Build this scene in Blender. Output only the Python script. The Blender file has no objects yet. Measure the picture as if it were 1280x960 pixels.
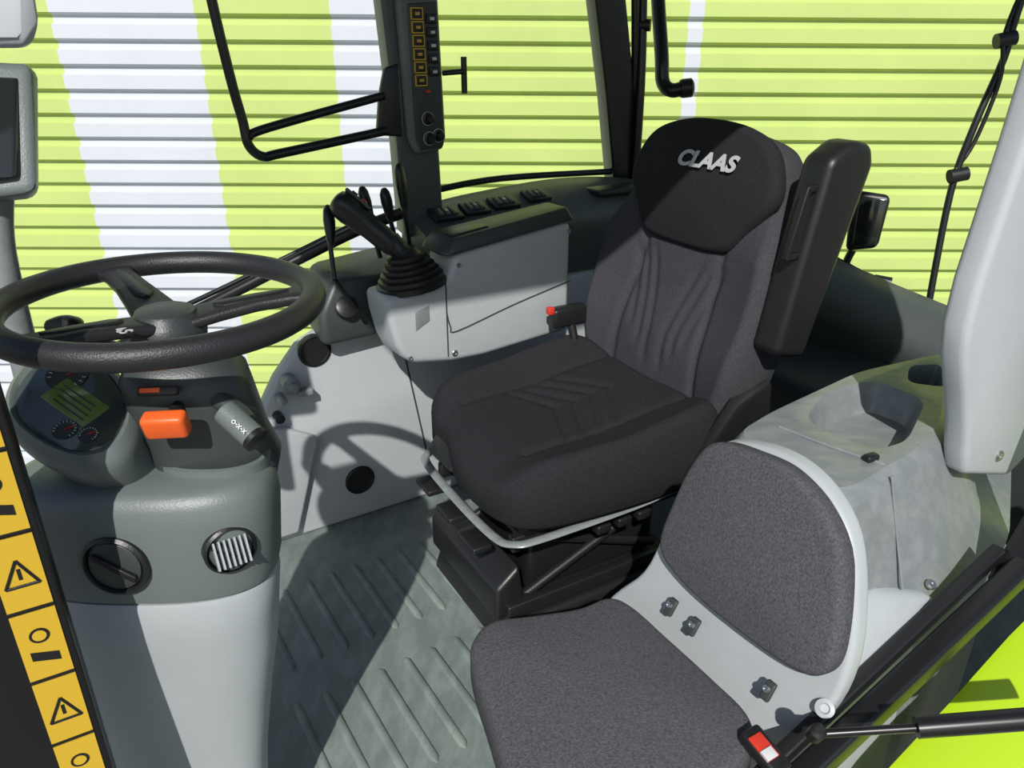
import bpy, bmesh, math, random
from mathutils import Vector as V, Matrix
random.seed(4)
D=bpy.data; SC=bpy.context.scene; COL=bpy.context.collection
A32=math.radians(32)
RR=V((math.cos(A32),math.sin(A32),0)); LL=V((-math.sin(A32),math.cos(A32),0)); ZZ=V((0,0,1))
def T(r,l,z): return RR*r+LL*l+ZZ*z      # cab frame: r rearwards, l towards right wall

# ---------------- materials ----------------
def mat(name,col,rough=.5,metal=0,bump=0,bscale=200,var=0,vscale=6,spec=.5,dust=None,coat=0,bd=.002,streak=None):
    m=D.materials.new(name);m.use_nodes=True;nt=m.node_tree;b=nt.nodes['Principled BSDF']
    b.inputs['Base Color'].default_value=(*col,1);b.inputs['Roughness'].default_value=rough
    b.inputs['Metallic'].default_value=metal;b.inputs['Specular IOR Level'].default_value=spec
    b.inputs['Coat Weight'].default_value=coat
    tc=nt.nodes.new('ShaderNodeTexCoord')
    if var or dust:
        n=nt.nodes.new('ShaderNodeTexNoise');n.inputs['Scale'].default_value=vscale;n.inputs['Detail'].default_value=8;n.inputs['Roughness'].default_value=.65
        src=tc.outputs['Object']
        if streak:
            mp=nt.nodes.new('ShaderNodeMapping');mp.inputs['Scale'].default_value=streak;mp.inputs['Rotation'].default_value=(0,0,-A32)
            nt.links.new(src,mp.inputs[0]);src=mp.outputs[0]
        nt.links.new(src,n.inputs['Vector'])
        r=nt.nodes.new('ShaderNodeValToRGB')
        c2=dust if dust else tuple(min(1,x*(1+var)) for x in col)
        c1=col if dust else tuple(x*(1-var) for x in col)
        r.color_ramp.elements[0].color=(*c1,1);r.color_ramp.elements[1].color=(*c2,1)
        r.color_ramp.elements[0].position=.35 if not dust else .42;r.color_ramp.elements[1].position=.72
        nt.links.new(n.outputs[0],r.inputs[0]);nt.links.new(r.outputs[0],b.inputs['Base Color'])
    if bump:
        n=nt.nodes.new('ShaderNodeTexNoise');n.inputs['Scale'].default_value=bscale;n.inputs['Detail'].default_value=2
        nt.links.new(tc.outputs['Object'],n.inputs['Vector'])
        bp=nt.nodes.new('ShaderNodeBump');bp.inputs['Strength'].default_value=bump;bp.inputs['Distance'].default_value=bd
        nt.links.new(n.outputs[0],bp.inputs['Height']);nt.links.new(bp.outputs[0],b.inputs['Normal'])
    return m
LG=mat('light_grey_plastic',(.35,.38,.39),.45,bump=.15,bscale=500,var=.05)
WG=mat('pale_grey_plastic',(.41,.44,.455),.42,bump=.1,bscale=500,var=.05)
PG=mat('pillar_grey_plastic',(.44,.47,.50),.42,bump=.1,bscale=500,var=.04)
MG=mat('grey_green_plastic',(.128,.153,.148),.42,bump=.2,bscale=400,var=.06)
PD=mat('pillar_dark_grey',(.075,.088,.088),.42,bump=.2,bscale=400,var=.06)
DG=mat('dark_grey_plastic',(.040,.048,.048),.42,bump=.2,bscale=400,var=.08)
FG=mat('fender_console_plastic',(.185,.205,.21),.33,bump=.15,bscale=300,dust=(.255,.273,.276),vscale=26,streak=(.5,1.6,1))
BK=mat('black_plastic',(.012,.012,.013),.4,bump=.15,bscale=300)
BS=mat('black_satin_metal',(.010,.010,.011),.3,spec=.5)
RB=mat('black_leather_rim',(.018,.018,.020),.45,bump=.3,bscale=500)
FAB=mat('charcoal_fabric',(.023,.0235,.027),.95,bump=.8,bscale=600,var=.3,vscale=280,spec=.12,bd=.001)
FAB2=mat('back_fabric',(.055,.055,.063),.95,bump=.8,bscale=600,var=.28,vscale=280,spec=.12,bd=.001)
FAB3=mat('dusty_grey_fabric',(.094,.093,.104),.95,bump=.8,bscale=500,var=.40,vscale=260,spec=.15)
FL=mat('floor_mat_rubber',(.150,.182,.168),.5,bump=.3,bscale=150,dust=(.235,.275,.255),vscale=16,streak=(1.4,.6,1))
OR=mat('orange_plastic',(.80,.12,.02),.4)
YE=mat('yellow_sticker',(.62,.40,.03),.45)
SI=mat('steel_screw',(.45,.45,.45),.3,metal=.9)
WH=mat('white_print',(.6,.62,.62),.5)
GP=mat('grey_print',(.45,.46,.47),.6)
LIME=mat('lime_paint',(.40,.60,.015),.25,coat=.5)
LIMED=mat('dark_lime_paint',(.16,.27,.02),.35)
RED=mat('red_button',(.6,.04,.02),.4)
LCD=mat('display_glass',(.16,.24,.05),.12,spec=.8)
SCR=mat('screen_glass',(.016,.019,.019),.10,spec=.8)
FACE=mat('gauge_face',(.05,.065,.058),.15,spec=.9)
GRN=mat('lime_cladding',(.51,.63,.20),.5,var=.06,vscale=1.5)
WHT=mat('white_cladding',(.60,.64,.69),.5,var=.04,vscale=1.5)
GND=mat('asphalt',(.16,.16,.15),.9,bump=1,bscale=60,var=.2,vscale=3)
RF=mat('shade_roof_liner',(.25,.26,.26),.8)

# ---------------- helpers ----------------
PAR=None
def group(name,loc=(0,0,0)):
    global PAR
    e=D.objects.new(name,None);e.location=loc;e.empty_display_size=.05;COL.objects.link(e);PAR=e
    return e
def fin(o,bevel=0,seg=3,sub=0,ang=35,flat=False):
    m=None
    if bevel:
        m=o.modifiers.new('b','BEVEL');m.width=bevel;m.segments=seg;m.limit_method='ANGLE';m.angle_limit=math.radians(28)
    if sub:
        m=o.modifiers.new('s','SUBSURF');m.levels=sub;m.render_levels=sub
    if m:
        dg=bpy.context.evaluated_depsgraph_get();dg.update()
        me=D.meshes.new_from_object(o.evaluated_get(dg));o.modifiers.clear();o.data=me
    if not flat:
        o.data.shade_smooth();o.data.set_sharp_from_angle(angle=math.radians(ang))
    return o
def link(o):
    COL.objects.link(o)
    if PAR is not None:
        o.parent=PAR;o.matrix_parent_inverse=Matrix.Translation(-V(PAR.location))
def M(name,vs,fs,m,bevel=0,seg=3,sub=0,ang=35,flat=False):
    me=D.meshes.new(name);me.from_pydata([tuple(v) for v in vs],[],fs);me.validate()
    bm=bmesh.new();bm.from_mesh(me);bmesh.ops.recalc_face_normals(bm,faces=bm.faces);bm.to_mesh(me);bm.free()
    me.materials.append(m);o=D.objects.new(name,me);link(o)
    return fin(o,bevel,seg,sub,ang,flat)
def hull(name,pts,m,bevel=.005,seg=3):
    bm=bmesh.new()
    for p in pts: bm.verts.new(p)
    r=bmesh.ops.convex_hull(bm,input=bm.verts)
    bad=[g for g in r['geom_interior'] if isinstance(g,bmesh.types.BMVert)]
    if bad: bmesh.ops.delete(bm,geom=bad,context='VERTS')
    bmesh.ops.dissolve_limit(bm,angle_limit=math.radians(3),verts=bm.verts,edges=bm.edges)
    bmesh.ops.recalc_face_normals(bm,faces=bm.faces)
    me=D.meshes.new(name);bm.to_mesh(me);bm.free();me.materials.append(m)
    o=D.objects.new(name,me);link(o);return fin(o,bevel,seg)
def prism(name,pts,vec,m,bevel=.004,seg=3):
    pts=[V(p) for p in pts];vec=V(vec);n=len(pts)
    vs=pts+[p+vec for p in pts]
    fs=[list(range(n)),list(range(2*n-1,n-1,-1))]+[[i,(i+1)%n,n+(i+1)%n,n+i] for i in range(n)]
    return M(name,vs,fs,m,bevel,seg)
def obox(name,c,X,Y,Zv,hx,hy,hz,m,bevel=.004,seg=3):
    c=V(c);X=V(X).normalized();Y=V(Y).normalized();Zv=V(Zv).normalized()
    vs=[c+X*(a*hx)+Y*(b*hy)+Zv*(d*hz) for d in(-1,1) for a,b in((-1,-1),(1,-1),(1,1),(-1,1))]
    fs=[[0,3,2,1],[4,5,6,7],[0,1,5,4],[1,2,6,5],[2,3,7,6],[3,0,4,7]]
    return M(name,vs,fs,m,bevel,seg)
def tbox(name,r0,r1,l0,l1,z0,z1,m,bevel=.004,seg=3):
    return obox(name,T((r0+r1)/2,(l0+l1)/2,(z0+z1)/2),RR,LL,ZZ,(r1-r0)/2,(l1-l0)/2,(z1-z0)/2,m,bevel,seg)
def loft(name,rings,m,caps=True,sub=0,bevel=0,ang=40):
    n=len(rings[0]);vs=[p for r in rings for p in r];fs=[]
    for k in range(len(rings)-1):
        for i in range(n):
            fs.append([k*n+i,k*n+(i+1)%n,(k+1)*n+(i+1)%n,(k+1)*n+i])
    if caps: fs+= [list(range(n))[::-1],[(len(rings)-1)*n+i for i in range(n)]]
    return M(name,vs,fs,m,bevel,3,sub,ang)
def basis(d):
    d=V(d).normalized();a=V((0,0,1)) if abs(d.z)<.9 else V((1,0,0))
    x=a.cross(d).normalized();return x,d.cross(x).normalized(),d
def cr(P,n,closed=True):
    P=[V(p) for p in P];N=len(P);out=[]
    rng=range(N) if closed else range(N-1)
    for i in rng:
        if closed: a,b,c,d=P[i-1],P[i],P[(i+1)%N],P[(i+2)%N]
        else: a,b,c,d=P[max(i-1,0)],P[i],P[i+1],P[min(i+2,N-1)]
        for k in range(n):
            t=k/n
            out.append(.5*((2*b)+(c-a)*t+(2*a-5*b+4*c-d)*t*t+(3*b-a-3*c+d)*t**3))
    if not closed: out.append(P[-1])
    return out
def tube(name,pts,r,m,smooth=6,n=14):
    P=cr(pts,smooth,False) if smooth and len(pts)>2 else [V(p) for p in pts]
    rings=[];x=None
    for i,p in enumerate(P):
        d=(P[min(i+1,len(P)-1)]-P[max(i-1,0)]).normalized()
        if x is None: x=basis(d)[0]
        x=(x-d*x.dot(d)).normalized();y=d.cross(x)
        rr=r[0]+(r[1]-r[0])*i/(len(P)-1) if isinstance(r,tuple) else r
        rings.append([p+x*(rr*math.cos(a*2*math.pi/n))+y*(rr*math.sin(a*2*math.pi/n)) for a in range(n)])
    return loft(name,rings,m,True,ang=60)
def cyl(name,c,d,prof,m,n=40):
    x,y,d=basis(d);c=V(c)
    rings=[[c+d*h+x*(r*math.cos(a*2*math.pi/n))+y*(r*math.sin(a*2*math.pi/n)) for a in range(n)] for r,h in prof]
    return loft(name,rings,m,True,ang=32)
def resample(P,n):
    L=[0]
    for i in range(len(P)): L.append(L[-1]+(P[(i+1)%len(P)]-P[i]).length)
    out=[];j=0
    for k in range(n):
        s=L[-1]*k/n
        while L[j+1]<s: j+=1
        t=(s-L[j])/max(1e-9,L[j+1]-L[j]);out.append(P[j].lerp(P[(j+1)%len(P)],t))
    return out
def pad(name,O,X,Y,N,outline,thick,dome,er,m,height=None,rings=26,n=150,bottom=.9):
    O=V(O);X=V(X);Y=V(Y);N=V(N)
    P=resample(cr([V((a,b,0)) for a,b in outline],8),n)
    c=sum(P,V((0,0,0)))/n;avg=sum((p-c).length for p in P)/n;S0=1-er/avg
    R=[]
    for j in range(1,rings+1):
        t=j/rings;R.append((S0*t,dome*(1-t*t),1))
    for j in range(1,7):
        f=j/6*math.pi/2;R.append((S0+(1-S0)*math.sin(f),-er*(1-math.cos(f)),math.cos(f)))
    R.append((1,-thick+er*.5,0));R.append((S0*.5+.5,-thick,0));R.append((bottom*.9,-thick,0))
    vs=[];fs=[]
    def put(q,z,w):
        h=height(q.x,q.y)*w if (height and w>0) else 0
        return O+X*q.x+Y*q.y+N*(z+h)
    vs.append(put(c,dome,1))
    for s,z,w in R:
        for p in P: vs.append(put(c+(p-c)*s,z,w))
    for i in range(n): fs.append([0,1+i,1+(i+1)%n])
    for k in range(len(R)-1):
        for i in range(n):
            a=1+k*n;fs.append([a+i,a+n+i,a+n+(i+1)%n,a+(i+1)%n])
    a=1+(len(R)-1)*n;fs.append([a+i for i in range(n)])
    return M(name,vs,fs,m,ang=60)
def se(c,hx,hy,z,p=3,rot=0,n=64,slx=0,sly=0):
    out=[]
    for i in range(n):
        a=i*2*math.pi/n;ca,sa=math.cos(a),math.sin(a)
        x=hx*math.copysign(abs(ca)**(2/p),ca);y=hy*math.copysign(abs(sa)**(2/p),sa)
        X=x*math.cos(rot)-y*math.sin(rot);Y=x*math.sin(rot)+y*math.cos(rot)
        out.append(V((c[0]+X,c[1]+Y,z+slx*X+sly*Y)))
    return out
def text(name,body,c,X,N,size,m,shear=0,ex=.0006,sx=1,bold=.018):
    t=D.curves.new(name,'FONT');t.body=body;t.size=size;t.align_x='CENTER';t.align_y='CENTER';t.extrude=ex;t.shear=shear
    t.offset=size*bold;t.materials.append(m)
    o=D.objects.new(name,t);X=V(X).normalized();N=V(N).normalized();Y=N.cross(X).normalized();X=Y.cross(N)
    mt=Matrix((X*sx,Y,N)).transposed().to_4x4();mt.translation=V(c);o.matrix_world=mt
    COL.objects.link(o)
    if PAR is not None:
        o.parent=PAR;o.matrix_parent_inverse=Matrix.Translation(-V(PAR.location))
    return o
def screw(name,c,d,r=.008): return cyl(name,c,d,[(r,-.002),(r,.002),(r*.8,.004),(r*.45,.004),(r*.4,.002)],SI,20)

# ---------------- surroundings ----------------
PAR=None
xs=[-7,-3.55,-3.01,-2.43,-1.67,-.96,-.5,.94,1.02,9]
cm=[0,1,0,1,0,1,0,1,0]
prof=[];z=-1.3
while z<3.2:
    prof+=[(4.50,z),(4.50,z+.066),(4.53,z+.074),(4.53,z+.110),(4.50,z+.123)];z+=.125
vs=[];fs=[];mi=[]
for x in xs:
    for y,zz in prof: vs.append((x,y+.012*x,zz-.006*x))
n=len(prof)
for i in range(len(xs)-1):
    for j in range(n-1):
        fs.append([i*n+j,(i+1)*n+j,(i+1)*n+j+1,i*n+j+1]);mi.append(cm[i])
o=M('wall_back',vs,fs,GRN,flat=True);o.data.materials.append(WHT)
for f,k in zip(o.data.polygons,mi): f.material_index=k
M('ground',[(-12,-8,-1.3),(14,-8,-1.3),(14,8,-1.3),(-12,8,-1.3)],[[0,1,2,3]],GND)

# ---------------- cab shell ----------------
group('floor',T(.5,1,0))
tbox('floor_slab',-.85,2.15,.50,2.0,-.06,0,FL,.003)
for row,(l0,l1,r0,cnt) in enumerate([(1.42,1.72,.22,9),(1.02,1.32,.26,9)]):
    for i in range(cnt):
        r=r0+i*.066;w=.010;rings=[]
        for l,s in ((l0,.2),(l0+.012,1),(l1-.012,1),(l1,.2)):
            rings.append([T(r+w*s*math.cos(a),l,.006*s*max(0,math.sin(a))) for a in [math.pi*q/8 for q in range(9)]])
        loft('mat_rib',rings,FL)

group('side_console',T(1.0,1.95,.4))
def pw(r,z,l=1.93): return T(r,l,z)
prism('side_panel',[pw(*q) for q in [(-.6,.26),(.23,.30),(.397,.407),(.46,.51),(.53,.59),(.61,.63),(1.03,.65),(2.05,.65),(2.05,.0),(-.6,.0)]],LL*.05,WG,.012)
prism('raised_panel',[pw(*q) for q in [(-.6,.234),(.23,.28),(.397,.39),(.46,.372),(.55,.32),(.538,.28),(.46,.03),(-.6,.03)]],-LL*.028,WG,.01)
prism('seam_strip',[pw(*q) for q in [(.811,.64),(.816,.64),(.915,.02),(.910,.02)]],-LL*.0012,DG,0)
for r,z in((.572,.57),(.665,.131)):
    cyl('port_cap',T(r,1.93,z),-LL,[(.046,-.01),(.046,.004),(.040,.006),(.038,.002),(.012,.001)],BK)
cyl('socket',T(.489,1.90,.499),-LL,[(.024,-.03),(.024,.012),(.014,.016),(.012,.03),(.004,.032)],FG)
cyl('socket_small',T(.46,1.90,.459),-LL,[(.013,-.03),(.013,.012),(.006,.02)],FG)
obox('lever_small',T(.523,1.90,.47),RR,LL,ZZ,.022,.014,.009,FG,.004)
cyl('port_small',T(.449,1.90,.407),-LL,[(.013,-.03),(.013,.004),(.006,.006)],BK)
hull('front_module',[T(.575,1.86,.60),T(.575,1.86,.685),T(.627,1.88,.77),T(.627,2.07,.775),T(.575,2.07,.66),T(.966,1.88,.60),T(.966,1.88,.75),T(.966,2.07,.81),T(.966,2.07,.60)],DG,.02,4)
cyl('module_knob',T(.65,1.86,.70),-LL+ZZ*.6,[(.03,-.01),(.03,.006),(.023,.01)],BK)
path=[(.90,1.93,.86),(.98,1.935,.88),(1.15,1.945,.896),(1.44,1.96,.907),(1.67,1.95,.89),(1.84,1.89,.85),(1.96,1.77,.79),(2.03,1.60,.72),(2.07,1.40,.66),(2.09,1.15,.62),(2.10,.98,.60)]
path=[V(p) for p in path];C=cr(path,6,False);rings=[]
for i,p in enumerate(C):
    d=(C[min(i+1,len(C)-1)]-C[max(i-1,0)]);d.z=0;d.normalize();o_=V((-d.y,d.x,0))
    w=.10
    sec=[(w,-.25),(w,.02),(w-.02,.03),(.02,.015),(-.05,-.015),(-.075,-.04),(-.085,-.08),(-.07,-.12),(-.02,-.25)]
    rings.append([T(*(p+o_*a+V((0,0,b)))) for a,b in sec])
loft('curved_shelf',rings,PD,ang=50)
for (r,l,z),w in zip([(.985,1.925,.895),(1.08,1.93,.900),(1.18,1.935,.905),(1.30,1.945,.912)],[.035,.03,.034,.03]):
    obox('switch_bezel',T(r,l,z),RR,LL+ZZ*.35,ZZ-LL*.35,w+.010,.030,.006,BK,.003)
    for k in(-1,0,1): obox('switch_key',T(r+k*w*.6,l,z+.006),RR,LL+ZZ*.35,ZZ-LL*.35,w*.26,.020,.005,DG,.003)
    obox('switch_mark',T(r,l-.004,z+.0125),RR,LL+ZZ*.35,ZZ-LL*.35,w*.12,.004,.0012,WH,0)
obox('shelf_tray',T(1.62,1.93,.905),RR,LL,ZZ,.12,.04,.01,BK,.006)
for i,(b,t) in enumerate([((-.44,1.84,.80),(-.455,1.91,.97)),((-.30,1.99,.84),(-.325,1.97,1.0)),((-.345,1.97,.82),(-.38,1.97,1.005)),((-.27,2.0,.84),(-.285,1.98,1.06))]):
    b=V(b);t=V(t);tube('lever_stem_%d'%i,[b,b.lerp(t,.45)+V((.0,-.01,0)),b.lerp(t,.6)],.006,BS)
    a=b.lerp(t,.45);x,y,d=basis(t-a);L=(t-a).length
    loft('lever_paddle_%d'%i,[[a+d*(L*h)+x*(w*math.cos(q))+y*(.6*w*math.sin(q)) for q in [k*math.pi/8 for k in range(16)]] for h,w in((0,.010),(.15,.018),(.6,.024),(.85,.021),(.97,.012),(1,.003))],BK)
tube('lever_root',[(-.44,1.84,.80),(-.40,1.89,.70)],.006,BS)

group('pillar_control_panel',T(.93,1.98,1.2))
loft('b_pillar',[[T(r+a,l,z) for a,l in((0,1.965),(.125,1.965),(.14,2.07),(.02,2.07))] for z,r in((.83,.875),(1.18,.865),(1.52,.842),(2.04,.80))],PD,bevel=.012)
pl=[(.878,1.435),(.991,1.44),(1.000,1.10),(.990,1.068),(.910,1.060),(.892,1.10)]
prism('panel_casing',[T(r,1.965,z) for r,z in pl],-LL*.030,MG,.010)
pl2=[(.902,1.423),(.984,1.428),(.992,1.10),(.984,1.075),(.922,1.070),(.908,1.10)]
prism('panel_face',[T(r,1.937,z) for r,z in pl2],-LL*.007,DG,.004)
for c,r0 in enumerate((.924,.964)):
    for i in range(6 if c==0 else 5):
        z=1.400-i*.031-(c*.011)
        r1=r0+i*.0008
        obox('key',T(r1,1.927,z),RR,LL,ZZ,.014,.004,.011,BK,.002)
        if c==0:
            for s in(-1,1): obox('key_rim',T(r1,1.9265,z+s*.0125),RR,LL,ZZ,.0155,.002,.0015,YE,0)
            for s in(-1,1): obox('key_rim',T(r1+s*.0155,1.9265,z),RR,LL,ZZ,.0014,.002,.0138,YE,0)
        obox('key_symbol',T(r1,1.922,z),RR,LL,ZZ,.006,.001,.0035,WH if c else YE,0)
obox('hazard_key',T(.945,1.926,1.218),RR,LL,ZZ,.007,.003,.003,RED,0)
for r,z in((.944,1.150),(.946,1.100),(.973,1.106)):
    cyl('dial_ring',T(r,1.931,z),-LL,[(.0175,-.002),(.0175,.002),(.0164,.0025),(.0164,.001)],WH)
    cyl('dial',T(r,1.930,z),-LL,[(.016,-.004),(.0155,.004),(.011,.006),(.010,.020),(.008,.022)],BK)
tube('panel_side_hook',[T(1.0,1.945,1.26),T(1.035,1.91,1.264),T(1.045,1.91,1.264)],.007,BK)
tube('panel_side_hook_bar',[T(1.045,1.91,1.30),T(1.045,1.91,1.21)],.008,BK)

group('window_frame_rear_right',T(1.65,2.05,1.2))
loft('c_pillar',[[T(r+a,l,z) for a,l in((0,2.06),(.12,2.06),(.14,2.14),(.02,2.14))] for z,r in((.83,1.706),(1.18,1.643),(1.47,1.58),(2.04,1.47))],BS,bevel=.008)
tube('seal_strip',[T(1.79,2.09,.92),T(1.765,2.07,1.24),T(1.73,2.07,1.64)],.013,BS)
tube('side_sill_trim',[T(1.0,2.08,.93),T(1.27,2.09,.945),T(1.73,2.08,.93)],.010,BS)
tube('rear_sill_trim',[T(2.19,1.72,.73),T(2.21,1.38,.645),T(2.22,1.03,.60),T(2.22,.72,.59)],.014,BS)
tube('handle_stem',[(.42,2.68,.5),(.42,2.68,1.18),(.41,2.70,1.5),(.405,2.70,1.78)],.014,BS)
cyl('handle_fixing',(.42,2.69,1.38),(1,-.3,0),[(.018,-.02),(.018,.02)],BK)
group('lower_windshield_rail',(-.7,2.03,.75))
tube('rail_tube',[(-1.3,1.92,.48),(-.875,1.99,.66),(-.46,2.08,.85),(-.30,2.10,.91)],.016,BS)
tube('rail_tube_thin',[(-1.3,1.95,.51),(-.86,2.02,.69),(-.44,2.11,.875)],.007,BS)

group('exterior_grab_handle',(.5,2.8,1.3))
tube('handle_tube',[(.48,3.02,1.80),(.496,2.95,1.51),(.51,2.85,1.294),(.518,2.83,1.206),(.545,2.81,1.18),(.578,2.80,1.185)],.024,BS)
cyl('handle_end',(.573,2.80,1.185),(1,0,0.1),[(.028,0),(.031,.01),(.031,.038),(.022,.045)],BK)

group('exterior_work_lamp',(1.17,2.5,.8))
ld=V((-.035,.01,0))
hull('lamp_housing',[V(p)+ld for p in [(1.154,2.542,.891),(1.260,2.498,.88),(1.243,2.486,.706),(1.159,2.531,.684),(1.175,2.61,.88),(1.285,2.565,.87),(1.262,2.565,.712),(1.187,2.598,.695)]],BK,.017)
hull('lamp_lens',[V(p)+ld for p in [(1.170,2.528,.874),(1.247,2.493,.868),(1.232,2.480,.722),(1.172,2.518,.706),(1.176,2.542,.868),(1.25,2.51,.863),(1.236,2.498,.728),(1.176,2.531,.712)]],SCR,.006)
tube('lamp_bracket',[(1.152,2.554,.69),(1.141,2.554,.633),(1.18,2.52,.617),(1.234,2.486,.60)],.013,BK)
cyl('lamp_bracket_end',(1.234,2.486,.60),(1,-.4,-.1),[(.02,-.02),(.02,.033)],BK)
tube('lamp_foot',[(1.145,2.554,.64),(1.14,2.58,.30)],.013,BK)

group('rear_cable_loom',(1.3,2.3,1.1))
tube('cable',[(1.43,2.36,1.74),(1.38,2.33,1.40),(1.368,2.32,1.29),(1.32,2.30,1.12),(1.29,2.29,.93),(1.28,2.25,.60)],.010,BK)
tube('cable_b',[(1.41,2.36,1.52),(1.355,2.32,1.36),(1.36,2.3,1.24),(1.33,2.3,1.07),(1.28,2.29,.98)],.006,BK)
for p in((1.36,2.32,1.34),(1.30,2.29,.98)): cyl('clip',p,(1,0,.2),[(.020,-.025),(.020,.025)],BK)

group('rear_cab_panel',T(2.15,1,.3))
tbox('rear_panel',2.19,2.23,.6,1.98,0,.58,DG,.01)
hull('rear_floor_hump',[T(1.70,1.0,0),T(2.15,1.0,0),T(2.15,1.84,0),T(1.70,1.84,0),T(1.80,1.05,.42),T(2.12,1.0,.50),T(2.12,1.80,.50),T(1.80,1.80,.42)],DG,.03)

group('left_pillar_trim',T(1.35,.6,1))
prism('pillar_cover',[T(r,.555,z) for r,z in [(1.27,1.85),(1.205,1.40),(1.183,1.21),(1.155,1.02),(1.154,.95),(1.165,.90),(1.20,.83),(1.235,.76),(1.255,.70),(1.275,.655),(1.44,.60),(1.50,.63),(1.56,.8),(1.64,1.85)]],LL*.045,PG,.012)
screw('pillar_screw',T(1.375,.555,.665),-LL,.011)

group('shade_roof',T(.7,1.1,1.95))  # unseen cab roof, added to shade the interior; door-side edge set by its shadow
tbox('shade_roof_panel',-.25,2.3,.47,2.15,1.98,2.06,RF,.03)

# ---------------- fender console + passenger seat ----------------
group('fender_console',(.7,1.25,.6))
base=[(.36,1.22),(.44,1.02),(.545,.925),(.75,1.03),(.97,1.24),(1.20,1.62),(.80,1.62),(.46,1.34)]
mid =[(.36,1.20),(.45,1.00),(.52,.94),(.74,1.08),(.88,1.22),(1.08,1.60),(.74,1.52),(.46,1.29)]
top =[(.375,1.18),(.45,1.03),(.505,.97),(.70,1.12),(.80,1.24),(.97,1.58),(.71,1.47),(.465,1.275)]
top2=[(.39,1.178),(.455,1.045),(.505,.993),(.685,1.13),(.78,1.245),(.94,1.55),(.71,1.445),(.475,1.26)]
rings=[[V((x,y,z)) for x,y in cr2] for cr2,z in((base,.0),(base,.46),(mid,.53),(top,.70),(top2,.722))]
def rnd(ring):
    out=[];n=len(ring)
    for i in range(n):
        a,b,c=ring[i-1],ring[i],ring[(i+1)%n]
        f=min(.3,.045/(b-a).length);g=min(.3,.045/(c-b).length)
        p,q=b.lerp(a,f),b.lerp(c,g)
        for t in(0,.25,.5,.75,1): out.append(p*(1-t)**2+b*2*t*(1-t)+q*t*t)
    return out
body=loft('moulded_body',[rnd(r) for r in rings],FG,ang=30)
def carve(polys):
    global body
    cut=loft('cut',[rnd([V((x,y,z)) for x,y in P]) for P,z in polys],FG)
    md=body.modifiers.new('x','BOOLEAN');md.object=cut;md.operation='DIFFERENCE';md.solver='EXACT'
    dg=bpy.context.evaluated_depsgraph_get();dg.update();me=D.meshes.new_from_object(body.evaluated_get(dg));body.modifiers.clear();body.data=me
    D.objects.remove(cut)
carve([([(.545,1.225),(.61,1.32),(.715,1.385),(.765,1.31),(.665,1.165),(.605,1.135)],.664),([(.515,1.225),(.595,1.345),(.725,1.415),(.79,1.31),(.675,1.145),(.60,1.11)],.74)])
carve([([(.79,1.40),(.83,1.47),(.89,1.48),(.85,1.38)],.62),([(.785,1.39),(.83,1.48),(.905,1.49),(.855,1.365)],.75)])
fin(body,.005,3,ang=40)
obox('tray_latch',(.582,1.085,.727),(1,.5,0),(-.5,1,0),ZZ,.013,.008,.006,BK,.004)
screw('flange_screw',(.70,1.03,.515),(.2,-.5,.8),.009)
tube('panel_ridge',[(.47,1.20,.723),(.53,1.13,.724),(.60,1.07,.722)],.003,FG,5,8)
tube('body_parting_line',[(.60,1.045,.716),(.615,1.03,.64),(.635,1.0,.53)],.0022,FG,5,8)

b31=math.radians(31);REAR=V((math.cos(b31),math.sin(b31),0));ti=math.radians(15)
NB=(-REAR*math.cos(ti)+ZZ*math.sin(ti)).normalized()
group('passenger_seat',(.3,1.0,.4))
sh=[(.12,1.26,.0),(.14,1.25,.22),(.20,1.225,.33),(.245,1.185,.42),(.275,1.18,.52),(.305,1.175,.62),(.340,1.155,.710),(.385,1.085,.746),(.432,1.018,.748),(.465,.955,.722),(.479,.90,.67),(.477,.845,.56),(.46,.825,.47),(.44,.835,.38),(.40,.84,.0)]
shp=cr(sh[1:-1],4,False);shp=[V(sh[0])]+shp+[V(sh[-1])]
P0=V((.345,1.018,.40))
proj=[V(p)-NB*((V(p)-P0).dot(NB)) if p[2]>.05 else V(p) for p in shp]
prism('seat_shell',proj,REAR*.035,WG,.010,4)
hull('shell_side',[(.49,.89,.52),(.56,.97,.56),(.715,1.02,.50),(.44,.83,.335),(.40,.90,.34),(.72,1.02,.0),(.44,.83,.0),(.40,.9,.0),(.60,1.10,.5),(.60,1.1,0)],WG,.02,4)
YB=(ZZ-NB*ZZ.dot(NB)).normalized();XB=YB.cross(NB).normalized()
PB=V((.327,1.007,.40))
ob=[(.345,1.14,.725),(.385,1.068,.745),(.427,1.013,.745),(.458,.95,.72),(.470,.895,.67),(.468,.85,.57),(.453,.84,.51),(.42,.875,.48),(.345,1.005,.47),(.288,1.10,.48),(.265,1.15,.51),(.286,1.16,.60),(.313,1.158,.68)]
ol=[((V(p)-PB).dot(XB),(V(p)-PB).dot(YB)) for p in ob]
pad('back_pad',PB+NB*.012,XB,YB,NB,ol,.045,.012,.014,FAB3)
oc=[(-.065,.96),(-.07,1.02),(-.04,1.07),(.03,1.085),(.12,1.105),(.18,1.135),(.22,1.11),(.27,1.03),(.33,.93),(.365,.86),(.35,.80),(.29,.74),(.22,.69),(.13,.66),(.05,.69),(-.005,.76),(-.04,.87)]
pad('seat_cushion',(0,0,.41),V((1,0,0)),V((0,1,0)),ZZ,oc,.075,.018,.022,FAB3)
hull('cushion_carrier',[(.0,1.02,.33),(.2,1.08,.33),(.32,.86,.33),(.12,.72,.33),(.05,1.03,.25),(.2,1.07,.25),(.30,.86,.25),(.15,.76,.25)],DG,.01)
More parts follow.
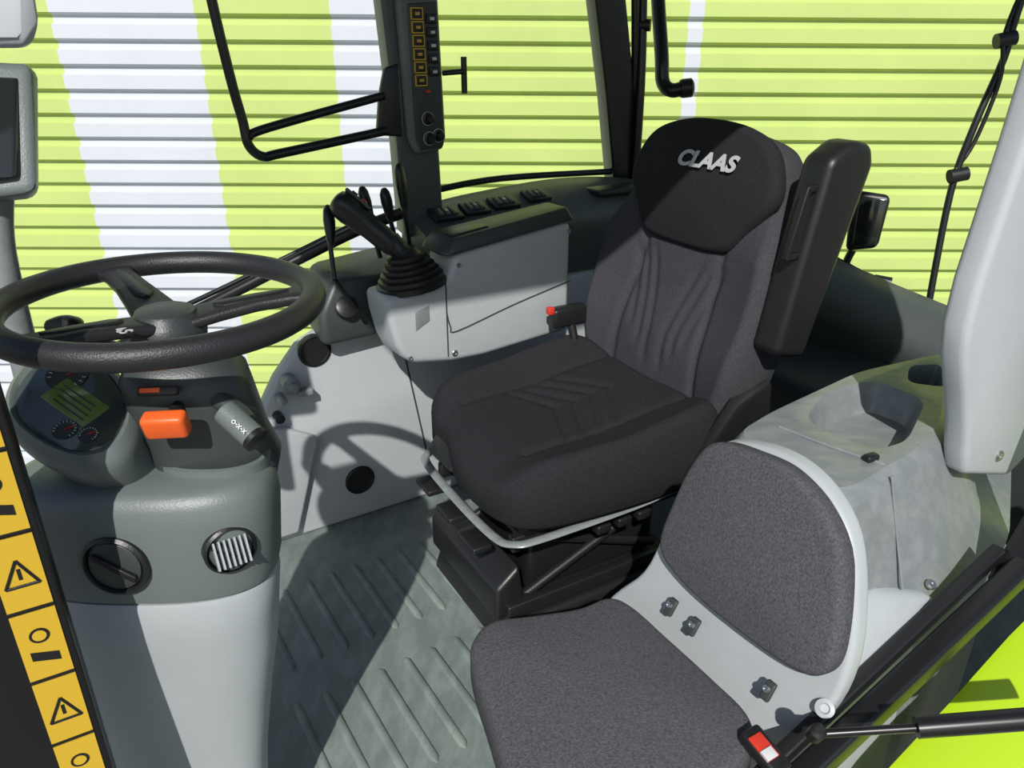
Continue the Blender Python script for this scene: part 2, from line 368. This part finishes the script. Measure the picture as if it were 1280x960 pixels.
hull('seat_box',[(.10,1.08,.26),(.22,1.12,.26),(.36,.86,.26),(.24,.78,.26),(.12,1.08,0),(.22,1.12,0),(.36,.86,0),(.24,.78,0)],BK,.01)
for i,c in enumerate([(.283,1.08,.425),(.312,1.03,.425),(.397,.888,.425)]):
    obox('hinge_%d'%i,c,XB,REAR*.5+ZZ*.85,NB,.009,.016,.004,DG,.003)
    screw('hinge_bolt_%d'%i,V(c)+V((.0,0,.006))-REAR*.005,NB+ZZ*.4,.006)
cyl('shell_screw',(.462,.835,.445),(-.4,-.6,.6),[(.014,-.01),(.014,.003),(.008,.005),(.006,0)],WG,24)
group('seat_belt_buckle',(.365,.79,.42))
obox('buckle_body',(.362,.785,.415),REAR,(-.5,.86,.2),(.1,-.3,1),.018,.036,.012,BK,.006)
obox('buckle_button',(.358,.782,.428),REAR,(-.5,.86,.2),(.1,-.3,1),.012,.02,.003,RED,.002)
obox('buckle_label',(.362,.77,.4285),REAR,(-.5,.86,.2),(.1,-.3,1),.010,.008,.0032,WH,.001)

# ---------------- door sill / fender / strut ----------------
group('door_sill_frame',T(1.0,.44,.45))
def sweepbox(name,P,w,h,m,bev=.004):
    rings=[]
    for p in P:
        r,l,z=p;rings.append([T(r,l+b,z+c) for b,c in((-w,-h),(w,-h),(w,h),(-w,h))])
    return loft(name,rings,m,bevel=bev)
sweepbox('sill_bar',[(.60,.435,.30),(.76,.435,.375),(1.28,.435,.53),(1.40,.435,.60)],.018,.02,BS,.006)
sweepbox('sill_seal',[(.60,.47,.315),(.76,.47,.39),(1.28,.475,.545)],.012,.012,BK,.004)
prism('frame_post',[T(r,.42,z) for r,z in((1.25,.50),(1.30,.50),(1.40,.62),(1.46,1.0),(1.5,2.0),(1.45,2.0),(1.41,1.0),(1.35,.66))],LL*.05,BS,.006)
group('green_fender',T(1.2,.3,.3))
rings=[]
for r,z in((.78,.18),(.95,.29),(1.10,.35),(1.25,.42),(1.5,.50),(1.9,.55)):
    rings.append([T(r,l,z+dz) for l,dz in((.41,.0),(.40,.0),(.30,-.02),(.18,-.08),(.06,-.16),(.02,-.30),(.02,-.34),(.41,-.34))])
loft('fender_skin',rings,LIME,ang=50)
hull('fender_step',[T(.80,.40,.24),T(1.05,.40,.31),T(1.0,.20,.22),T(.78,.25,.18),T(.8,.40,.1),T(1.05,.40,.1),T(1.0,.2,.1),T(.78,.25,.1)],LIMED,.02)
hull('fender_bracket',[T(.98,.24,.29),T(1.14,.20,.33),T(1.12,.10,.29),T(.96,.14,.24),T(.98,.24,.15),T(1.14,.20,.15),T(1.12,.10,.15),T(.96,.14,.15)],LG,.012)
group('gas_strut',(.5,.75,.5))
tube('strut_rod',[(.42,.755,.485),(.545,.745,.508)],.006,BS,0)
tube('strut_cylinder',[(.54,.745,.508),(.80,.725,.56)],.0145,BS,0)
cyl('strut_joint',(.415,.757,.484),(0,-.5,1),[(.011,-.012),(.011,.010),(.006,.014)],BK)

# ---------------- driver seat ----------------
a30=math.radians(30);SR=V((math.cos(a30),math.sin(a30),0));SA=V((-math.sin(a30),math.cos(a30),0));SO=V((.12,1.70,0))
def S(x,y,z): return SO+SR*x+SA*y+ZZ*z
group('driver_seat',S(0,0,.45))
def gro(d,w=.009,dep=.011): return -dep*math.exp(-(d/w)**2)
def hc(x,y):
    h=.045*max(0,(abs(y)-.14)/.12)**1.4 + .035*max(0,(x-.0)/.25) - .025*max(0,(-x-.17)/.1)**2
    h+=gro(abs(y)-.155-.02*x,.010,.009)*(1 if x>-.2 else 0)
    for k in range(4):
        c=.15-.055*k-abs(y)*.6*(1-.1*k)
        f=max(0,min(1,(.15-abs(y))/.03))
        h+=gro(x-c,.012,.007)*f
    return h
oc=[(-.26,.19),(-.22,.26),(-.10,.285),(.10,.30),(.24,.29),(.29,.20),(.29,0),(.30,-.18),(.27,-.275),(.10,-.295),(-.10,-.285),(-.23,-.26),(-.285,-.20),(-.30,-.08),(-.285,.03),(-.265,.10)]
pad('seat_cushion',S(0,0,.510),SR,SA,ZZ,oc,.135,.012,.045,FAB,hc,46,240)
tb=math.radians(13);BU=SR*math.sin(tb)+ZZ*math.cos(tb);BN=-SR*math.cos(tb)+ZZ*math.sin(tb);BX=-SA
BO=S(.265,0,.48)
def hb(x,w):
    h=.045*max(0,(abs(x)-.15)/.14)**1.3*(1 if w<.42 else max(0,1-(w-.42)/.1))
    h+=.015*math.exp(-((w-.16)/.1)**2)
    if w<.44: h+=gro(abs(x)-.165+.03*(w/.4),.012,.009)
    for k in range(3):
        g=max(0,min(1,(w-.08-.04*k)/.04))*max(0,min(1,(.40-w)/.05))
        c=.030+.036*k+.45*max(0,w-.18)**1.3
        if c<.16: h+=gro(abs(x)-c,.012,.006)*g
    return h
ob=[(-.24,.0),(-.285,.10),(-.30,.22),(-.30,.36),(-.28,.46),(-.25,.54),(-.225,.61),(-.18,.665),(-.09,.69),(.0,.695),(.09,.69),(.18,.665),(.225,.61),(.25,.54),(.28,.46),(.30,.36),(.30,.22),(.285,.10),(.24,.0),(.1,-.03),(-.1,-.03)]
pad('backrest',BO,BX,BU,BN,ob,.11,.012,.04,FAB2,hb,46,260)
oh=[(-.135,.415),(-.19,.47),(-.245,.545),(-.235,.61),(-.19,.668),(-.10,.70),(0,.708),(.10,.70),(.19,.668),(.235,.61),(.245,.545),(.19,.47),(.135,.415),(0,.405)]
pad('headrest',BO+BN*.028,BX,BU,BN,oh,.05,.020,.024,FAB,None,24,180)
text('headrest_logo','CLAAS',BO+BN*.0515+BU*.609+BX*.046,BX+BU*.03,BN+BU*.10+BX*.05,.050,GP,.25,sx=1.2,bold=.04)
pad('back_shell',BO-BN*.09,BX,BU,-BN,[(x*.96,w*.97+.01) for x,w in ob],.05,.02,.04,BK)
hull('seat_pan',[S(x,y,z) for x,y,z in((-.25,.22,.38),(.26,.22,.38),(.26,-.23,.38),(-.25,-.23,.38),(-.22,.20,.33),(.24,.2,.33),(.24,-.2,.33),(-.22,-.2,.33),(-.26,.2,.41),(-.26,-.2,.41),(.26,-.23,.42),(.26,.22,.42))],BK,.01)
rp=[S(*q) for q in [(.16,.24,.365),(-.20,.235,.36),(-.265,.22,.352),(-.285,.18,.345),(-.29,0,.34),(-.285,-.17,.34),(-.265,-.225,.345),(-.20,-.245,.35),(.05,-.25,.355),(.20,-.25,.37)]]
PP=cr(rp,6,False);rings=[]
for i,p in enumerate(PP):
    d=(PP[min(i+1,len(PP)-1)]-PP[max(i-1,0)]).normalized();o_=V((d.y,-d.x,0))
    rings.append([p+o_*(.012*math.cos(q))+ZZ*(.006*math.sin(q)) for q in [k*math.pi/5 for k in range(10)]])
loft('pan_rim',rings,FG,ang=60)
hull('front_grip',[S(*q) for q in((-.295,.17,.40),(-.295,.03,.40),(-.25,.17,.45),(-.25,.03,.45),(-.25,.17,.38),(-.25,.03,.38))],BK,.01)
for k in range(3): obox('slide_lever_%d'%k,S(-.30,.13-.12*k,.315-.01*k),SR,SA,ZZ,.025,.04,.008,BK,.005)
for s in(-1,1):
    obox('upper_channel',S(.0,s*.185,.315),SR,SA,ZZ,.25,.012,.02,BK,.004)
    obox('lower_channel',S(.0,s*.185,.125),SR,SA,ZZ,.26,.012,.02,BK,.004)
    tube('scissor_arm_a',[S(-.20,s*.165,.14),S(.20,s*.165,.30)],.012,BK,0)
    tube('scissor_arm_b',[S(.20,s*.150,.14),S(-.20,s*.150,.30)],.012,BK,0)
hull('suspension_core',[S(x,y,z) for x in(-.17,.22) for y in(-.13,.13) for z in(.10,.34)],BK,.02)
tube('cross_rod',[S(-.20,-.18,.30),S(-.20,.18,.30)],.010,BK,0)
tube('cross_rod_b',[S(-.20,-.18,.14),S(-.20,.18,.14)],.010,BK,0)
hull('front_step',[S(x,y,z) for x,y,z in((-.285,-.18,.19),(-.285,.18,.19),(-.22,-.18,.24),(-.22,.18,.24),(-.285,-.18,.10),(-.285,.18,.10),(-.20,-.18,.10),(-.20,.18,.10))],BK,.012)
hull('base_plinth',[S(x,y,z) for x,y,z in((-.27,-.23,0),(.28,-.23,0),(.28,.21,0),(-.27,.21,0),(-.24,-.21,.105),(.26,-.21,.105),(.26,.20,.105),(-.24,.20,.105))],BK,.012)
for i in range(3): obox('height_button_%d'%i,S(-.02+i*.06,-.215,.30),SR,SA,ZZ,.02,.015,.012,BK,.005)
c0=V((.645,1.62,.94))
hull('folded_armrest',[c0+BU*u+SA*y+SR*x for u,y,x in((-.23,.04,-.06),(-.23,-.04,-.06),(-.25,.04,.04),(-.25,-.04,.04),(.19,.04,-.075),(.19,-.04,-.075),(.225,.04,-.02),(.225,-.04,-.02),(.215,.04,.04),(.215,-.04,.04),(.17,.04,.065),(.17,-.04,.065))],BK,.02,5)
fo=V((.600,1.575,1.0))
for s in(-1,1):
    obox('bracket_rail',fo+SR*(s*.022),SR,SA,BU,.006,.008,.075,BK,.003)
    obox('bracket_end',fo+BU*(s*.07),SR,SA,BU,.026,.008,.007,BK,.003)
hull('side_recliner',[S(x,y,z) for x,y,z in((.12,-.275,.40),(.40,-.275,.43),(.38,-.275,.64),(.28,-.275,.60),(.12,-.31,.40),(.40,-.31,.43),(.38,-.31,.62),(.28,-.31,.58))],BK,.015)
obox('belt_buckle_base',(.155,2.03,.640),SR,SA,ZZ,.055,.02,.028,BK,.01)
obox('belt_buckle_button',(.105,1.995,.665),SR,SA,ZZ,.009,.010,.010,RED,.003)
tube('belt_buckle_stalk',[(.165,2.03,.62),(.19,2.0,.50),(.2,1.95,.40)],.012,BK)

# ---------------- armrest console ----------------
group('armrest_console',(0,2.0,.75))
AE=V((.83,.557,0)).normalized();AP=V((-.557,.83,0)).normalized();A0=V((-.16,1.88,0))
def AC(a,z,o_=0): return A0+AE*a+AP*o_+ZZ*z
poly=[(-.175,.765),(-.17,.71),(-.155,.64),(-.14,.605),(-.11,.58),(0,.56),(.10,.555),(.39,.57),(.39,.885),(.02,.845),(-.0,.79),(-.03,.772)]
prism('console_body',[AC(a,z) for a,z in poly],AP*.135,WG,.018,4)
hull('top_pad',[AC(a,z,o_) for a,z,o_ in((.0,.845,-.004),(.40,.89,-.004),(.40,.89,.138),(0,.845,.138),(.03,.885,.012),(.385,.925,.012),(.40,.92,.125),(.015,.885,.125),(-.02,.85,.03),(-.02,.85,.11))],DG,.014,4)
hull('top_pad_inlay',[AC(a,z,o_) for a,z,o_ in((.03,.890,.03),(.14,.9015,.03),(.14,.9015,.09),(.03,.890,.09),(.035,.882,.03),(.14,.89,.03),(.14,.89,.09),(.035,.882,.09))],BK,.003)
tube('body_seam',[AC(-.01,.70,-.001),AC(.0,.66,-.001),AC(.02,.645,-.001),AC(.20,.685,-.001),AC(.39,.72,-.001)],.0018,DG,4,8)
tube('body_seam_front',[AC(-.01,.79,-.001),AC(-.01,.58,-.001)],.0018,DG,0,8)
screw('body_screw',AC(.38,.86),-AP,.006);screw('body_screw_b',AC(.01,.585),-AP,.009)
screw('body_screw_c',AC(.03,.82),-AP,.006);screw('body_screw_d',AC(-.12,.60),-AP,.006)
prism('vent_inset',[AC(a,z) for a,z in((-.10,.67),(-.06,.69),(-.06,.73),(-.10,.72))],-AP*.002,FG,.001)
group('joystick',(-.27,1.90,.85))
jb=V((-.255,1.895,.770))
prof=[(.03,-.01),(.090,-.005),(.092,.010),(.084,.014)]
h=.014
for i in range(5):
    r=.084-.0085*i
    prof+=[(r,h+.003),(r,h+.010),(r-.010,h+.012)];h+=.0135
prof+=[(.032,h+.004),(.026,h+.014),(.012,h+.018)]
cyl('rubber_boot',jb,(-.15,0,1),prof,BK,48)
jt=V((-.43,1.895,.985));j1=V((-.283,1.895,.86))
tube('stick_neck',[jb+V((-.01,0,.07)),j1,V((-.305,1.895,.885))],(.022,.027),BK)
g0=V((-.292,1.895,.865));dd=(jt-g0);L=dd.length;dd.normalize();gx=V((.3,-.93,.2));gx=(gx-dd*gx.dot(dd)).normalized();gy=dd.cross(gx)
loft('grip',[[g0+dd*(L*hh)+gx*(wx*1.3*math.cos(q))+gy*(wy*1.35*math.sin(q)+off) for q in [k*math.pi/12 for k in range(24)]] for hh,wx,wy,off in((-.05,.016,.015,0),(.05,.022,.020,0),(.2,.026,.022,0),(.4,.026,.022,0),(.6,.030,.024,0),(.78,.040,.027,0),(.92,.042,.026,0),(1.0,.036,.020,0),(1.03,.02,.01,0))],BK,ang=60)
up=gy if gy.z>0 else -gy
obox('grip_face',g0+dd*(L*.78)+up*.034,gx,dd,up,.032,.038,.004,PD,.004)
for k,(hh,xx) in enumerate(((.70,.012),(.70,-.014),(.86,.014),(.86,-.014))):
    obox('grip_button_%d'%k,g0+dd*(L*hh)+gx*xx+up*.039,gx,dd,up,.008,.008,.004,RED if k==0 else BK,.002)

group('curved_hand_rail',(-.45,1.85,1.2))
tube('rail_outer',[(-.644,1.771,1.81),(-.627,1.78,1.465),(-.61,1.788,1.27),(-.598,1.794,1.1775),(-.592,1.794,1.126),(-.569,1.811,1.099),(-.529,1.84,1.103),(-.31,1.978,1.137)],.011,BS)
tube('rail_inner',[(-.59,1.794,1.143),(-.552,1.823,1.16),(-.31,1.978,1.218)],.010,BS)
prism('rail_bracket',[(-.328,1.966,1.126),(-.316,1.972,1.218),(-.301,1.984,1.281),(-.27,2.0,1.29),(-.27,2.0,1.12)],LL*.023,BK,.006)

# ---------------- steering wheel & column ----------------
WC=V((-.454,.95,1.036));WN=V((.03,0,1)).normalized();WX=V((1,0,0));WX=(WX-WN*WX.dot(WN)).normalized();WY=WN.cross(WX)
def Wp(x,y,h=0): return WC+WX*x+WY*y+WN*h
group('steering_wheel',WC)
vs=[];fs=[]
for i in range(96):
    a=i*2*math.pi/96;d=WX*math.cos(a)+WY*math.sin(a)
    vs+=[WC+d*(.191+.0170*math.cos(q))+WN*(.0165*math.sin(q)) for q in [k*math.pi/8 for k in range(16)]]
fs=[[i*16+j,((i+1)%96)*16+j,((i+1)%96)*16+(j+1)%16,i*16+(j+1)%16] for i in range(96) for j in range(16)]
M('rim',vs,fs,RB,ang=80)
HC=Wp(.012,-.02,-.018)
for i,(ang_,w) in enumerate(((133,.026),(18,.026),(240,.024))):
    a=math.radians(ang_);e=Wp(.187*math.cos(a),.187*math.sin(a),-.002);d=(e-HC);Ln=d.length;d.normalize();s=WN.cross(d).normalized();n_=d.cross(s)
    loft('spoke_%d'%i,[[HC+d*(Ln*t)+s*(ww*math.copysign(abs(math.cos(q))**.6,math.cos(q)))+n_*(.009*math.copysign(abs(math.sin(q))**.6,math.sin(q))+hh) for q in [k*math.pi/12 for k in range(24)]] for t,ww,hh in((.08,w*1.3,-.004),(.35,w*1.05,0),(.6,w*.85,.002),(.85,w*.8,.001),(1,w*1.1,0))],RB,ang=50)
    loft('spoke_inlay_%d'%i,[[HC+d*(Ln*t)+s*(ww*math.cos(q))+n_*(.003*math.sin(q)+.0095) for q in [k*math.pi/6 for k in range(12)]] for t,ww in((.32,.003),(.38,w*.5),(.75,w*.42),(.85,.003))],BK,ang=50)
cyl('hub',HC-WN*.03,WN,[(.03,-.01),(.046,0),(.048,.02),(.042,.034),(.038,.038),(.036,.044),(.028,.047),(.004,.049)],DG,48)
a=math.radians(240);dm=(WX*math.cos(a)+WY*math.sin(a))
text('wheel_logo','CLAAS',HC+dm*.075+WN*.0135,WN.cross(dm),WN,.020,GP,.2)
group('steering_column',(-.43,.93,.9))
tube('column_shaft',[HC-WN*.02,(-.44,.935,.95),(-.435,.94,.90)],.03,DG)
loft('column_cowl',[se((x,y),hx,hy,z,2.8,.25,40) for x,y,hx,hy,z in((-.435,.935,.03,.03,.985),(-.435,.93,.062,.045,.972),(-.43,.925,.078,.058,.95),(-.425,.925,.080,.060,.915),(-.415,.93,.078,.060,.86),(-.405,.93,.082,.062,.82),(-.42,.925,.07,.05,.72),(-.45,.92,.05,.04,.60))],DG,ang=45)
obox('hazard_switch',(-.432,.850,.955),(1,.1,0),(0,.5,1),(0,-1,.5),.024,.006,.004,BK,.002)
obox('hazard_mark',(-.440,.8475,.957),(1,.1,0),(0,.5,1),(0,-1,.5),.012,.003,.0035,OR,.001)
obox('orange_lever',(-.418,.825,.922),(1,.05,.03),(0,-.35,1),(0,-1,-.35),.026,.017,.011,OR,.006)
tube('orange_lever_stem',[(-.42,.90,.93),(-.418,.83,.922)],.008,BK)
tube('right_stalk',[(-.40,.90,.935),(-.35,.875,.915),(-.335,.865,.905)],.013,DG)
tube('right_stalk_grip',[(-.362,.868,.918),(-.322,.845,.893)],.0165,MG)
cyl('right_stalk_cap',(-.322,.845,.893),(.04,-.023,-.025),[(.0165,-.001),(.0165,.006),(.012,.008)],BK)
text('stalk_print','o-x-x',(-.335,.838,.913),(.04,-.023,-.025),(.1,-.6,.7),.011,WH)
tube('left_stalk',[(-.48,.95,.955),(-.58,.99,.965),(-.61,1.0,.97)],.010,BK)
hull('left_stalk_grip',[(-.60,.99,.985),(-.66,1.01,.985),(-.66,1.02,.955),(-.60,1.0,.955),(-.60,1.03,.985),(-.66,1.05,.98),(-.62,1.01,1.0)],BK,.008)
CN=V((.12,-.42,.90)).normalized();CX=V((1,-.25,0));CX=(CX-CN*CX.dot(CN)).normalized();CY=CN.cross(CX)
CC=V((-.568,.885,.922))
group('instrument_cluster',CC)
oc=[(-.070,.034),(-.056,.060),(-.02,.070),(.02,.056),(.059,.028),(.082,-.010),(.084,-.044),(.060,-.064),(.015,-.062),(-.035,-.042),(-.063,-.008)]
sm=resample(cr([V((x,y,0)) for x,y in oc],8),80);cc=sum(sm,V((0,0,0)))/80
def ring(sc,h,dx=0,dy=0,dz=0): return [CC+CX*(cc.x+(p.x-cc.x)*sc)+CY*(cc.y+(p.y-cc.y)*sc)+CN*h+V((dx,dy,dz)) for p in sm]
loft('pod_housing',[ring(.98,-.004),ring(1.0,.004),ring(1.10,.008),ring(1.22,.0),ring(1.28,-.014),ring(1.28,-.03),ring(1.22,-.055,.01,.01,-.01),ring(1.08,-.075,.02,.03,-.02),ring(.7,-.09,.05,.05,-.04)],MG,ang=50)
loft('gauge_panel',[ring(1.0,-.006),ring(1.0,.0045),ring(.98,.006)],FACE,ang=50)
def dial(name,x,y,r,h=.0068):
    c=CC+CX*x+CY*y+CN*h
    cyl(name,c,CN,[(r,-.001),(r,.0006),(r*.93,.0008),(r*.92,.0002)],DG,36)
    for i in range(13):
        a=math.radians(210-i*20);d=CX*math.cos(a)+CY*math.sin(a);s=CN.cross(d)
        obox(name+'_tick',c+d*(r*.82)+CN*.0006,d,s,CN,r*.09,.0005,.0003,WH,0)
    d=(CX*.6+CY*.6).normalized();obox(name+'_needle',c+d*(r*.35)+CN*.001,d,CN.cross(d),CN,r*.4,.0007,.0004,RED,0)
dial('tacho',-.022,.036,.026);dial('fuel',.025,-.042,.015);dial('temp',.055,-.040,.012)
d1=CX*1+CY*-.35;d2=CY+CX*.35
obox('display',CC+CX*.012+CY*.0+CN*.0065,d1,d2,CN,.040,.020,.001,LCD,.002)
for i in range(4): obox('display_line',CC+CX*.012+CY*(.010-i*.008)+CN*.0078,d1,d2,CN,.028,.0008,.0003,DG,0)

group('dashboard_pedestal',(-.49,.885,.4))
def dr(z,hx,hy,cx=-.494,cy=.885,p=2.6,sx=0): return se((cx,cy),hx,hy,z,p,0,96,sx,0)
loft('upper_shell',[dr(.668,.166,.083,-.500),dr(.69,.170,.086,-.498),dr(.78,.176,.088,-.494),dr(.806,.174,.085),dr(.822,.165,.077),dr(.828,.150,.066),dr(.830,.06,.03)],MG,ang=50)
loft('lower_shell',[dr(0,.10,.05,-.54,.90),dr(.3,.130,.062,-.53,.895),dr(.44,.147,.072,-.52,.89),dr(.54,.157,.080,-.508,.887),dr(.60,.162,.083,-.504),dr(.655,.166,.085,-.500),dr(.664,.163,.082,-.500)],LG,ang=50)
loft('column_collar',[se((-.40,.905),.072,.052,z,2.4,0,48) for z in(.80,.838)]+[se((-.40,.905),.066,.046,z,2.4,0,48) for z in(.839,.81)],MG,ang=40)
def vent(name,c,n,r,tilt=0):
    c=V(c);x,y,n=basis(n)
    cyl(name+'_ring',c,n,[(r*1.02,-.02),(r*1.02,.004),(r*.92,.007),(r*.86,.003),(r*.84,-.01),(.002,-.012)],BK,48)
    nn=(n+y*tilt).normalized();xx,yy,_=basis(nn)
    cyl(name+'_disc',c+n*.001,nn,[(r*.80,-.004),(r*.80,.002),(r*.76,.003),(.002,.003)],DG,48)
    xd=(xx+yy*-.6).normalized();yd=nn.cross(xd)
    obox(name+'_bar',c+n*.006,xd,yd,nn,r*.74,.005,.004,BK,.002)
    if tilt:
        for k in range(-3,4): obox(name+'_vane',c+n*.009+xx*(k*r*.2),xx,yy,nn,.0012,r*.55,.006,LG,0)
vent('vent_left',(-.505,.796,.735),(-.03,-1,.05),.042)
vent('vent_right',(-.365,.817,.745),(.55,-.83,.05),.033,.5)

# ---------------- left edge ----------------
group('terminal_monitor',(-.70,1.03,1.2))
hull('monitor_case',[(-.628,1.085,1.318),(-.617,1.01,1.165),(-.80,1.02,1.33),(-.80,.95,1.15),(-.64,1.12,1.31),(-.64,1.05,1.15),(-.80,1.07,1.32),(-.80,1.0,1.14)],MG,.012)
hull('monitor_screen',[(-.640,1.076,1.30),(-.633,1.012,1.185),(-.79,1.015,1.305),(-.79,.955,1.175),(-.640,1.066,1.30),(-.635,1.001,1.185),(-.79,1.005,1.31),(-.79,.940,1.175)],SCR,.003)
tube('monitor_arm',[(-.69,1.05,1.17),(-.70,1.03,1.08),(-.70,1.02,.90)],.02,FG)
group('interior_mirror',(-.68,1.1,1.38))
hull('mirror_back',[(-.64,1.10,1.335),(-.625,1.12,1.36),(-.625,1.13,1.45),(-.80,1.0,1.335),(-.80,1.02,1.45),(-.65,1.14,1.335),(-.64,1.16,1.45),(-.80,1.05,1.335)],PG,.012)
hull('mirror_glass',[(-.645,1.095,1.345),(-.632,1.118,1.365),(-.632,1.125,1.445),(-.79,.995,1.345),(-.79,1.015,1.445),(-.64,1.11,1.36)],WHT,.004)
group('door_post',(-.52,.66,.5))
pd=V((-.86,-.5,0)).normalized();pn=V((.5,-.86,0)).normalized()
px=V((-.503,.682,0))
prism('post',[px+ZZ*z+pd*a for a,z in((0,-.3),(.14,-.3),(.14,1.3),(0,1.3))],-pn*.04,BS,.004)
for i in range(7):
    z=1.02-i*.098
    c=px+pd*.030+pn*.001+ZZ*z
    obox('sticker_%d'%i,c,pd,ZZ,pn,.022,.046,.0008,YE,.0)
    q=c+pn*.001
    if i%2==0:
        for sgn in(-1,1): tube('warning_triangle',[q+pd*(sgn*.016)+ZZ*-.015,q+ZZ*.018],.0018,BK,0,6)
        tube('warning_triangle',[q+pd*.016+ZZ*-.015,q-pd*.016+ZZ*-.015],.0018,BK,0,6)
        obox('warning_mark',q,pd,ZZ,pn,.0018,.007,.0004,BK,0)
    else:
        cyl('warning_ring',q+ZZ*.014,pn,[(.010,0),(.010,.0006)],BK,20);cyl('warning_ring',q+ZZ*.014+pn*.0006,pn,[(.007,0),(.007,.0004)],YE,20)
        obox('warning_figure',q-ZZ*.016,pd+ZZ*.3,ZZ,pn,.014,.006,.0006,BK,.0)
    obox('sticker_gap',c-ZZ*.047,pd,ZZ,pn,.0225,.0015,.0012,BK,0)

# ---------------- light ----------------
PAR=None
sun=D.lights.new('sun','SUN');sun.energy=4.4;sun.angle=math.radians(.6);sun.color=(1,.97,.92)
so=D.objects.new('sun',sun);COL.objects.link(so);dv=V((.08,1,-.85)).normalized();so.rotation_euler=dv.to_track_quat('-Z','Y').to_euler();so.location=(-1,-4,5)
w=D.worlds.new('sky');SC.world=w;w.use_nodes=True;nt=w.node_tree;bg=nt.nodes['Background']
sk=nt.nodes.new('ShaderNodeTexSky');sk.sky_type='NISHITA';sk.sun_disc=False;sk.sun_elevation=math.radians(42);sk.sun_rotation=math.radians(185)
nt.links.new(sk.outputs[0],bg.inputs[0]);bg.inputs[1].default_value=.09
SC.view_settings.view_transform='Standard'
cam=D.cameras.new('camera');cam.sensor_width=36;cam.lens=36*960/1280;cam.clip_start=.02
co=D.objects.new('camera',cam);COL.objects.link(co);co.location=(0,0,1.35);co.rotation_euler=(math.radians(90-24.4),0,0);SC.camera=co
